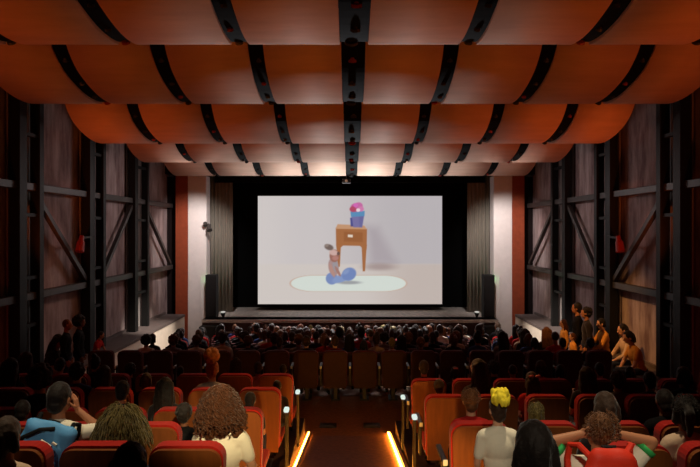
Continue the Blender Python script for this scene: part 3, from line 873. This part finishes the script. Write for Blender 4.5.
# --- nearest figures
# boy on the left, hand on his cheek, blue backpack
armsL1 = {-1: ((-.235, .05, .27), (-.10, .25, .17), (.5, .8, -.1), (0, -.3, -1), .5),
          1: ((.30, .10, .50), (.115, .10, .655), (-.25, .05, 1), (-1, -.1, 0), .35)}
boy, Hf, T, k1 = sit(58, 'A', 382, 'short', 'h_black', 't_white', 'boy in a white shirt resting his cheek on his hand, with a light blue bag', 'sk_b', dy=.13, own=True, voxel=.0055, arms=armsL1, turn=-.25, sleeve=.8, tilt=.03)
def bag(name, loc, rz, w, d, h, m, m2, label, cat='backpack', tilt=0., style=0):
    t = tag(empty(name, loc, rz), label, cat)
    t.rotation_euler = (0, tilt, rz)
    b = new_bm()
    vs_ = box(b, (0, 0, h * .5), (w, d, h))
    for v in vs_:
        if v.co.z > h * .5: v.co.x *= .92 if style == 0 else .52; v.co.y = v.co.y * .6 + d * .12
    bev(b, .05, 4)
    me = remesh(b, .012, 5)
    for v in me.vertices:
        v.co += v.normal * .016 * noise.noise(v.co * 11)
    me.materials.append(M[m]); adopt(t, link('bag_body', me))
    b = new_bm(); box(b, (0, -d * .5, h * .32), (w * .62, d * .16, h * .36)); bev(b, .02, 3); adopt(t, obj('front_pocket', b, M[m]))
    for s in (-1, 1):
        b = new_bm()
        tube(b, [(s * w * (.30 if style == 0 else .19), d * .34, h * .88), (s * w * .31, d * .55, h * .99), (s * w * .36, d * 1.0, h * .95), (s * w * .38, d * 1.1, h * .8), (s * w * .38, d * 1.0, h * .7)], .015, 8)
        adopt(t, obj('strap', b, M['strap' if style == 0 else m]))
    b = new_bm(); tube(b, [(-.04, d * .25, h * .93), (-.03, d * .25, h * 1.0), (.03, d * .25, h * 1.0), (.04, d * .25, h * .93)], .009, 8); adopt(t, obj('handle', b, M['strap']))
    b = new_bm()
    if style == 0:
        for dx, dz, L in ((.0, .0, .07), (.015, -.022, .05), (.05, .012, .03)):
            box(b, (w * .06 + dx, -d * .505, h * .74 + dz), (L, .014, .011), Matrix.Rotation(.3, 3, 'Y'))
        tube(b, [(-w * .42, -d * .28, h * .42), (-w * .36, -d * .42, h * .72), (-w * .12, -d * .38, h * .90), (w * .1, -d * .2, h * .95)], .013, 8, mi=1)
    else:
        tube(b, [(-w * .28, -d * .56, h * .56), (0, -d * .62, h * .53), (w * .30, -d * .56, h * .50)], .011, 6)
        tube(b, [(-w * .30, -d * .54, h * .70), (0, -d * .56, h * .69), (w * .30, -d * .54, h * .66)], .007, 6)
    adopt(t, obj('trim', b, [M['t_white' if style == 0 else 'bagpale'], M['strap']]))
    return t
yA, fA = ROWY[(-1, 'A')]
bag('backpack', (at(34, 3.74), yA - .095, Z(fA) + .60), .05, .35, .13, .40, 'bagblue', 'strap', 'light blue backpack with black strap on the back of the boy at left', tilt=.30)
# curly-haired woman in white, left of the aisle
sit(221, 'A', 389, 'ringlets', 'h_auburn', 't_white', 'woman with big curly auburn hair and white shirt in the nearest row left of aisle', 'sk_a', own='ringlet', voxel=.0075, tilt=-.03, shoulder=1.12,
    arms={-1: ((-.22, .05, .27), (-.10, .25, .17), (.5, .8, -.1), (0, -.3, -1), .5), 1: ((.25, .02, .26), (.20, .25, .17), (-.1, 1, 0), (0, -.3, -1), .4)})
sit(122, 'A', 407, 'strands', 'h_blond', 't_dark', 'child with loose olive blond hair spreading over the shoulders, in the nearest left row', 'sk_a', dy=.1, own='wave', tilt=.05)
sit(129, 'Y', 440, 'bob', 'h_black', 't_black', 'dark head at the bottom edge in front of the blond child', 'sk_c')
sit(5, 'Z', 416, 'bob', 'h_dark', 't_pale', 'child cut off by the left edge at the lower corner of the photo', 'sk_b')
# right foreground
armsR1 = {s: ((s * .315, -.01, .715), (s * .105, .0, .765), (-s * .7, -.5, .35), (0, .9, -.1), .5) for s in (-1, 1)}
r1, Hf, T, k2 = sit(600, 'Z', 411, 'buzz', 'h_brown', 't_white', 'boy with both hands behind his head, white shirt with green cuffs', 'sk_b', own='fuzz', voxel=.0055, arms=armsR1, sleeve=.62, kk=.80, z0=.40, tilt=-.2, shrug=.05)
for s in (-1, 1):
    b = new_bm()
    sh = Vector((s * .17, 0, .55)); e = Vector(armsR1[s][0]); d = (e - sh).normalized()
    p = sh.lerp(e, .72)
    tube(b, [T(p - d * .012), T(p + d * .022)], .0605 * k2, 16)
    adopt(r1, obj('sleeve_cuff', b, M['green'], smooth=True))
yZ, fZ = ROWY[(1, 'Z')]
bag('backpack', (at(608, 2.8), yZ - .21, Z(fZ) + .55), 0., .40, .13, .46, 'bagred', 'strap', 'bright red backpack on the back of the boy with raised arms', style=1)
k4 = .62
hang4 = {q: ((q * .22, -.02, .24), (q * .20, .06, .02), (0, .2, -1), (-q, 0, -.01), .3) for q in (-1, 1)}
ms, Hf, Hr4, T = person_meshes(k=k4, hair='bun', female=True, turn=.2, seed=498, z0=.87 * k4, legs='stand', arms=hang4, sleeve=.7, voxel=.008, shoulder=1.1)
yA, fA = ROWY[(1, 'A')]
r4 = make_person(ms, (at(498, 3.86), 3.86, Z(fA)), 0, 'sk_a', 'h_dark', 't_white')
tag(r4, 'small girl in a pale shirt with a yellow ruffled scrunchie on her bun', 'person', 'audience in the upper block')
b = new_bm(); N = 46
c0 = Vector((0, -.05, .93))
for i in range(N):
    a = 2 * math.pi * i / N * 3.3
    rad = .062 + .022 * math.sin(i * 2.1)
    ell(b, Hf(c0 + Vector((rad * math.cos(a), rad * math.sin(a), .04 * math.sin(i * 1.7)))), (.024 * k4, .024 * k4, .050 * k4), Matrix.Rotation(a, 3, 'Z'), 10)
me = remesh(b, .005, 1); me.materials.append(M['yellow']); adopt(r4, link('scrunchie', me))
sit(535, 'Y', 421, 'bob', 'h_black', 't_black', 'large dark head at the bottom edge right of the yellow scrunchie', 'sk_b')
sit(536, 'B', 404, 'bob', 'h_blond', 't_dark', 'olive-haired child just beyond the large dark head at the bottom edge', 'sk_a', own='fuzz')
sit(606, 'A', 393, 'bob', 'h_dark', 't_dark', 'tall brown-haired child directly beyond the boy with raised arms', 'sk_b')
sit(686, 'A', 394, 'pony', 'h_black', 't_pale', 'dark-haired woman in beige at the right edge of the nearest row', 'sk_b', own='fuzz', turn=-.3)
# row B
sit(471, 'B', 388, 'short', 'h_brown', 't_red', 'child with short brown hair on the second-row aisle seat at right', 'sk_a', own='fuzz')
sit(184, 'B', 405, 'curly', 'h_black', 't_black', 'small dark frizzy head left of the curly auburn woman', 'sk_c')
sit(665, 'B', 388, 'short', 'h_black', 't_black', 'dark child in the second right row beside the woman in beige', 'sk_c')
sit(22, 'B', 399, 'short', 'h_black', 't_dark', 'shadowed child in the second left row near the left edge', 'sk_c')
# row C left
sit(250, 'C', 393, 'short', 'h_black', 't_dark', 'dark head on the third-row aisle seat at left, behind plywood back')
sit(165, 'C', 377, 'long', 'h_black', 't_dark', 'dark long-haired spectator left of the man with the top-knot')
sit(122, 'C', 379, 'short', 'h_black', 't_dark', 'dark-haired spectator in the third left row above the blond child')
sit(40, 'C', 366, 'afro', 'h_black', 't_dark', 'dark frizzy-haired spectator beyond the boy with the blue bag')
# row D
sit(212, 'D', 372, 'puff', 'h_amber', 't_grey', 'person with a large amber top-knot of hair, left of the aisle', 'sk_b', own=True, kk=.78, female=False)
sit(277, 'D', 380, 'short', 'h_black', 't_dark', 'small dark head peeking over the fourth-row aisle seat at left')
sit(77, 'D', 363, 'curly', 'h_black', 't_blue', 'curly dark-haired spectator with blue top on the left', 'sk_a')
sit(146, 'D', 372, 'bob', 'h_dark', 't_black', 'dark bob-haired spectator in the fourth left row')
sit(104, 'D', 366, 'long', 'h_dark', 't_pale', 'spectator with pale shoulders in the fourth left row')
sit(10, 'D', 358, 'long', 'h_black', 't_black', 'dark long-haired figure at the left edge below the wall column')
sit(439, 'D', 380, 'short', 'h_dark', 't_dark', 'small dark head above the third-row aisle seat at right', 'sk_b')
sit(479, 'D', 359, 'long', 'h_dark', 't_dark', 'woman with long brown hair and orange-lit cheek right of the aisle', 'sk_a', turn=.55)
sit(532, 'D', 372, 'clips', 'h_dark', 't_red', 'girl with two pink hair clips and red top', 'sk_a', own=True)
sit(587, 'D', 365, 'long', 'h_dark', 't_dark', 'long brown-haired spectator right of the girl with clips', 'sk_a')
sit(618, 'D', 372, 'curly', 'h_dark', 't_grey', 'curly-haired spectator in front of the couple on the right ledge')
sit(650, 'D', 372, 'short', 'h_black', 't_black', 'dark-haired spectator below the right wall column', 'sk_c')
sit(684, 'D', 366, 'bob', 'h_black', 't_black', 'shadowed bob-haired spectator at the right edge', 'sk_c')
# row E
sit(236, 'E', 358, 'long', 'h_dark', 't_dark', 'long-haired spectator just right of the top-knot', 'sk_a')
sit(258, 'E', 362, 'short', 'h_dark', 't_pale', 'short-haired child in pale top near the left aisle')
sit(283, 'E', 363, 'buzz', 'h_black', 't_dark', 'child over the frontmost aisle seat at left')
sit(180, 'E', 365, 'short', 'h_black', 't_black', 'dark short-haired child in the frontmost left row')
sit(130, 'E', 364, 'afro', 'h_black', 't_black', 'dark frizzy-haired child in the frontmost left row')
sit(60, 'E', 357, 'short', 'h_black', 't_red', 'dark-haired child in red near the left wall')
sit(95, 'E', 356, 'bun', 'h_black', 't_dark', 'dark bun-haired spectator near the left wall')
sit(26, 'E', 352, 'long', 'h_dark', 't_dark', 'long-haired spectator by the left wall column')
sit(424, 'E', 360, 'short', 'h_dark', 't_dark', 'boy with warm-lit short hair on the frontmost aisle seat at right', 'sk_a')
c_, Hf, T, kc = sit(455, 'E', 367, 'bob', 'h_black', 't_dark', 'child with a pink hair clip in the frontmost right row', 'sk_a', own=True)
b = new_bm(); capsule(b, Hf((-.03, -.06, .885)), Hf((.04, -.06, .885)), .016 * kc, .016 * kc); adopt(c_, obj('hair_clip', b, M['pink'], smooth=True))
sit(494, 'E', 360, 'curly', 'h_black', 't_dark', 'dark curly-haired spectator just right of the long-haired woman')
sit(513, 'E', 364, 'buzz', 'h_dark', 't_dark', 'round-headed cropped spectator behind the girl with clips')
sit(541, 'E', 361, 'bob', 'h_dark', 't_red', 'bob-haired spectator in red beyond the girl with clips')
sit(561, 'E', 365, 'bob', 'h_black', 't_dark', 'dark bob-haired spectator left of the long brown-haired one')
sit(600, 'E', 362, 'short', 'h_black', 't_red', 'dark-haired child in red beyond the long brown-haired one')
sit(630, 'E', 366, 'pony', 'h_black', 't_dark', 'ponytailed spectator in the frontmost right row')
for o in bpy.data.objects:
    if o.get('label') == 'girl with two pink hair clips and red top':
        b = new_bm(); k = .74
        me = kids(o)[-1].data
        top = max(v.co.z for v in me.vertices); yb = min(v.co.y for v in me.vertices)
        for s in (-1, 1):
            b = new_bm()
            capsule(b, (s * .035 - .012, -.078, top - .035), (s * .035 + .022, -.074, top - .03), .011, .011)
            adopt(o, obj('hair_clip', b, M['pink'], smooth=True))
        break

# --- people on and beside the ledges
def ledge_sit(px, x, top, hair, hairm, shirt, label, skin='sk_b', female=None, turn=0., lean=.25, rzoff=0., **kw):
    s = 1 if px > 350 else -1
    y = F * x / abs(px - 350)
    zl = -3.0
    hgt = -(top - 230) * y / F - zl
    k = max(.6, min(1.05, hgt / (.92 * math.cos(lean))))
    k = round(k, 2)
    female = hair in ('long', 'bob', 'pony', 'bun') if female is None else female
    fl = max(slope(y), -4.3)
    ms = person_meshes(k=k, hair=hair, female=female, turn=turn, seed=int(px), lean=lean, z0=.0, foot=max(-.44, (fl - zl) / k + .06), **kw)[0]
    o = make_person(ms, (s * x, y, Z(zl) - .02), s * math.pi / 2 + rzoff, skin, hairm, shirt)
    tag(o, label, 'person', 'people along the ledges'); return o
def stand(px, x, top, hair, hairm, shirt, label, skin='sk_b', turn=0., rzoff=0., female=None, **kw):
    s = 1 if px > 350 else -1
    y = F * x / abs(px - 350); fl = slope(y)
    k = round((-(top - 230) * y / F - fl) / 1.78, 2)
    female = hair in ('long', 'bob', 'pony', 'bun') if female is None else female
    hang = {q: ((q * .22, -.02, .24), (q * .20, .06, .02), (0, .2, -1), (-q, 0, -.01), .3) for q in (-1, 1)}
    ms = person_meshes(k=k, hair=hair, female=female, turn=turn, seed=int(px), z0=.87 * k, legs='stand', arms=hang, **kw)[0]
    o = make_person(ms, (s * x, y, Z(fl)), s * math.pi / 2 + rzoff, skin, hairm, shirt)
    tag(o, label, 'person', 'people along the ledges'); return o
FWD = {q: ((q * .235, .16, .28), (q * .10, .36, .17), (-q * .3, .9, -.2), (0, -.3, -1), .6) for q in (-1, 1)}
stand(564, 5.62, 319, 'long', 'h_auburn', 't_orange', 'long amber-haired girl standing farthest along the right ledge', 'sk_a', sleeve=1.9)
stand(578, 5.62, 302, 'short', 'h_black', 't_black', 'tall dark-clad man standing by the right ledge', 'sk_b', sleeve=1.9, rzoff=-.4)
stand(587, 5.62, 307, 'curly', 'h_black', 't_dark', 'dark-clad person standing just behind the tall man by the right ledge', 'sk_b', sleeve=1.9, rzoff=-.2)
stand(573, 5.25, 333, 'bob', 'h_auburn', 't_orange', 'small amber-haired child standing in front of the tall dark-clad man', 'sk_a')
ledge_sit(592, 6.05, 320, 'short', 'h_black', 't_orange', 'person in an orange jacket leaning forward on the right ledge', 'sk_b', sleeve=1.9, arms=FWD)
ledge_sit(605, 6.2, 317, 'short', 'h_black', 't_orange', 'man in an amber shirt sitting upright on the right ledge', 'sk_a', lean=.1, sleeve=1.6, arms=FWD)
ledge_sit(629, 6.25, 322, 'bob', 'h_black', 't_pale', 'dark-haired woman in a pale shirt on the right ledge', 'sk_a', lean=.15, sleeve=1.6, arms=FWD)
ledge_sit(641, 6.1, 325, 'bob', 'h_black', 't_orange', 'woman in a yellow shirt leaning forward, nearest on the right ledge', 'sk_a', lean=.3, arms=FWD)
stand(79, 5.62, 316, 'afro', 'h_black', 't_black', 'dark figure with round hair standing by the left ledge', 'sk_c', sleeve=1.9, rzoff=.3)
stand(66, 5.62, 319, 'buzz', 'h_brown', 't_black', 'cropped-haired man in black standing by the left ledge', 'sk_b', sleeve=1.9, rzoff=.3)
ledge_sit(47, 6.1, 331, 'long', 'h_black', 't_dark', 'dark-haired woman seated by the left wall column', 'sk_b', arms=FWD)
ledge_sit(95, 6.1, 330, 'short', 'h_black', 't_red', 'person in red seated on the left ledge beyond the standing pair', 'sk_b', arms=FWD)

# ------------------------------------------------------------------ lights
def area(name, loc, target, size, power, color, sy=None, spread=None):
    L = bpy.data.lights.new(name, 'AREA'); L.energy = power; L.color = color; L.size = size
    if sy: L.shape = 'RECTANGLE'; L.size_y = sy
    if spread: L.spread = spread
    o = bpy.data.objects.new(name, L); col.objects.link(o); o.location = loc
    o.rotation_euler = (Vector(target) - Vector(loc)).to_track_quat('-Z', 'Y').to_euler(); return o
def spot(name, loc, target, power, color, angle, blend=.6, r=.06):
    L = bpy.data.lights.new(name, 'SPOT'); L.energy = power; L.color = color; L.spot_size = math.radians(angle); L.spot_blend = blend; L.shadow_soft_size = r
    o = bpy.data.objects.new(name, L); col.objects.link(o); o.location = loc
    o.rotation_euler = (Vector(target) - Vector(loc)).to_track_quat('-Z', 'Y').to_euler(); return o
def point(name, loc, power, color, r=.08):
    L = bpy.data.lights.new(name, 'POINT'); L.energy = power; L.color = color; L.shadow_soft_size = r
    o = bpy.data.objects.new(name, L); col.objects.link(o); o.location = loc; return o

# stage footlights wash the ceiling
area('footlight_wash', (0, 20.9, Z(STAGE) + .3), (0, 18.3, Z(1.9)), 4.0, 165, (.84, .95, 1), .2, 1.25)
spot('centre_uplight', (0, 20.7, Z(STAGE) + .3), (0, 9.5, Z(2.2)), 2800, (.92, .95, 1), 27, 1.0, .3)
for s in (-1, 1):
    spot('pilaster_fill', (s * 4.2, 18.9, Z(1.2)), (s * 5.5, 21.4, Z(-.55)), 430, (1, .93, .90), 72, .8)  # added spot lifting the pilaster, with no fixture behind it
    point('green_lamp', (s * 5.1, 21.45, Z(-1.75)), 2.2, (.03, 1, .12), .05)
    # added area lamps, no fixtures, lifting the side walls
    area('wall_fill', (s * 3.6, 17.0, Z(1.3)), (s * 6.6, 15.4, Z(-.6)), 1.2, 20, (1, .88, .86), .3)
    spot('amber_ceiling_fill', (s * 5.9, 6.0, Z(-.9)), (s * 4.2, 8.8, Z(2.5)), (150 if s > 0 else 100), (1, .17, .025), 120, .9)  # added amber spot tinting the outer ceiling, from no built fixture
    spot('amber_ceiling_fill', (s * 5.9, 11.2, Z(-.9)), (s * 4.0, 14.4, Z(1.9)), (150 if s > 0 else 120), (1, .17, .025), 115, .9)  # second added amber spot, reaching the farther ceiling bands
    point('red_wall_lamp', (s * 6.0, 9.6, Z(-1.6)), 4, (1, .06, .03), .1)
    spot('ledge_face_fill', (s * 2.4, 16.0, Z(1.2)), (s * 5.9, 18.6, Z(-3.3)), 2600, (1, .90, .78), 30, .9)  # added spot brightening the cream face of the low wall
    spot('seat_back_fill', (s * .2, 2.7, Z(-1.85)), (s * .95, 6.2, Z(-2.1)), 190, (1, .52, .12), 44, .8, .03)  # added orange spot strengthening the strip glow on aisle seat backs
    spot('rust_wash', (s * 5.5, 20.0, Z(1.4)), (s * 6.1, 21.6, Z(-1.2)), 9, (1, .5, .3), 80)
    # house lamp in the ceiling track over the near rows
    spot('house_lamp', (s * 1.45, 4.0, Z(2.5)), (s * 1.75, 3.6, Z(-2.0)), 330, (1, .84, .56), 52, .7)
area('crowd_rim_fill', (0, 20.4, Z(1.65)), (0, 17.3, Z(-3.4)), 7.0, 330, (1, .95, .93), .25, 1.0)  # added overhead area light giving the lower crowd bright rims
for s in (-1, 1):
    spot('mid_row_fill', (s * .05, 8.8, Z(2.0)), (s * 1.35, 6.5, Z(-1.8)), 420, (1, .50, .16), 34, .9)  # added warm spot bringing out heads in the middle rows
# added narrow spots behind the camera, each aimed at chosen near figures
spot('near_row_fill', (.9, -1.2, Z(1.9)), (-.80, 3.85, Z(-1.02)), 1700, (1, .82, .46), 11, .8)
spot('near_row_fill', (.2, -1.2, Z(1.9)), (1.13, 3.3, Z(-1.08)), 400, (1, .88, .66), 17, .8)
spot('near_row_fill', (-.6, -1.2, Z(1.9)), (-1.86, 3.8, Z(-1.0)), 230, (1, .86, .66), 10, .8)
spot('ledge_people_fill', (3.0, 12.2, Z(1.7)), (5.8, 14.1, Z(-2.5)), 750, (1, .48, .14), 42, .9)  # added orange spot on the people along the right ledge
spot('ledge_people_fill', (-3.0, 12.2, Z(1.7)), (-6.1, 13.2, Z(-2.2)), 60, (1, .40, .16), 45, .6)  # added warm spot on the group by the left ledge

bpy.data.scenes.remove(WORK)
w = bpy.data.worlds.new('hall_air'); sc.world = w; w.use_nodes = True
w.node_tree.nodes['Background'].inputs[0].default_value = (.05, .03, .025, 1)
w.node_tree.nodes['Background'].inputs[1].default_value = .1

# ------------------------------------------------------------------ camera and view
cam = bpy.data.cameras.new('camera'); co = bpy.data.objects.new('camera', cam); col.objects.link(co)
cam.sensor_width = 36; cam.lens = 36 * F / 700; cam.shift_y = -3.5 / 700; cam.clip_start = .05; cam.clip_end = 100
co.location = (0, 0, E); co.rotation_euler = (math.pi / 2, 0, 0)
sc.camera = co
sc.view_settings.view_transform = 'Standard'; sc.view_settings.look = 'None'
sc.view_settings.exposure = 0; sc.view_settings.gamma = 1; sc.view_settings.use_curve_mapping = False
sc.cycles.use_denoising = True
sc.cycles.max_bounces = 5
sc.cycles.sample_clamp_indirect = 3
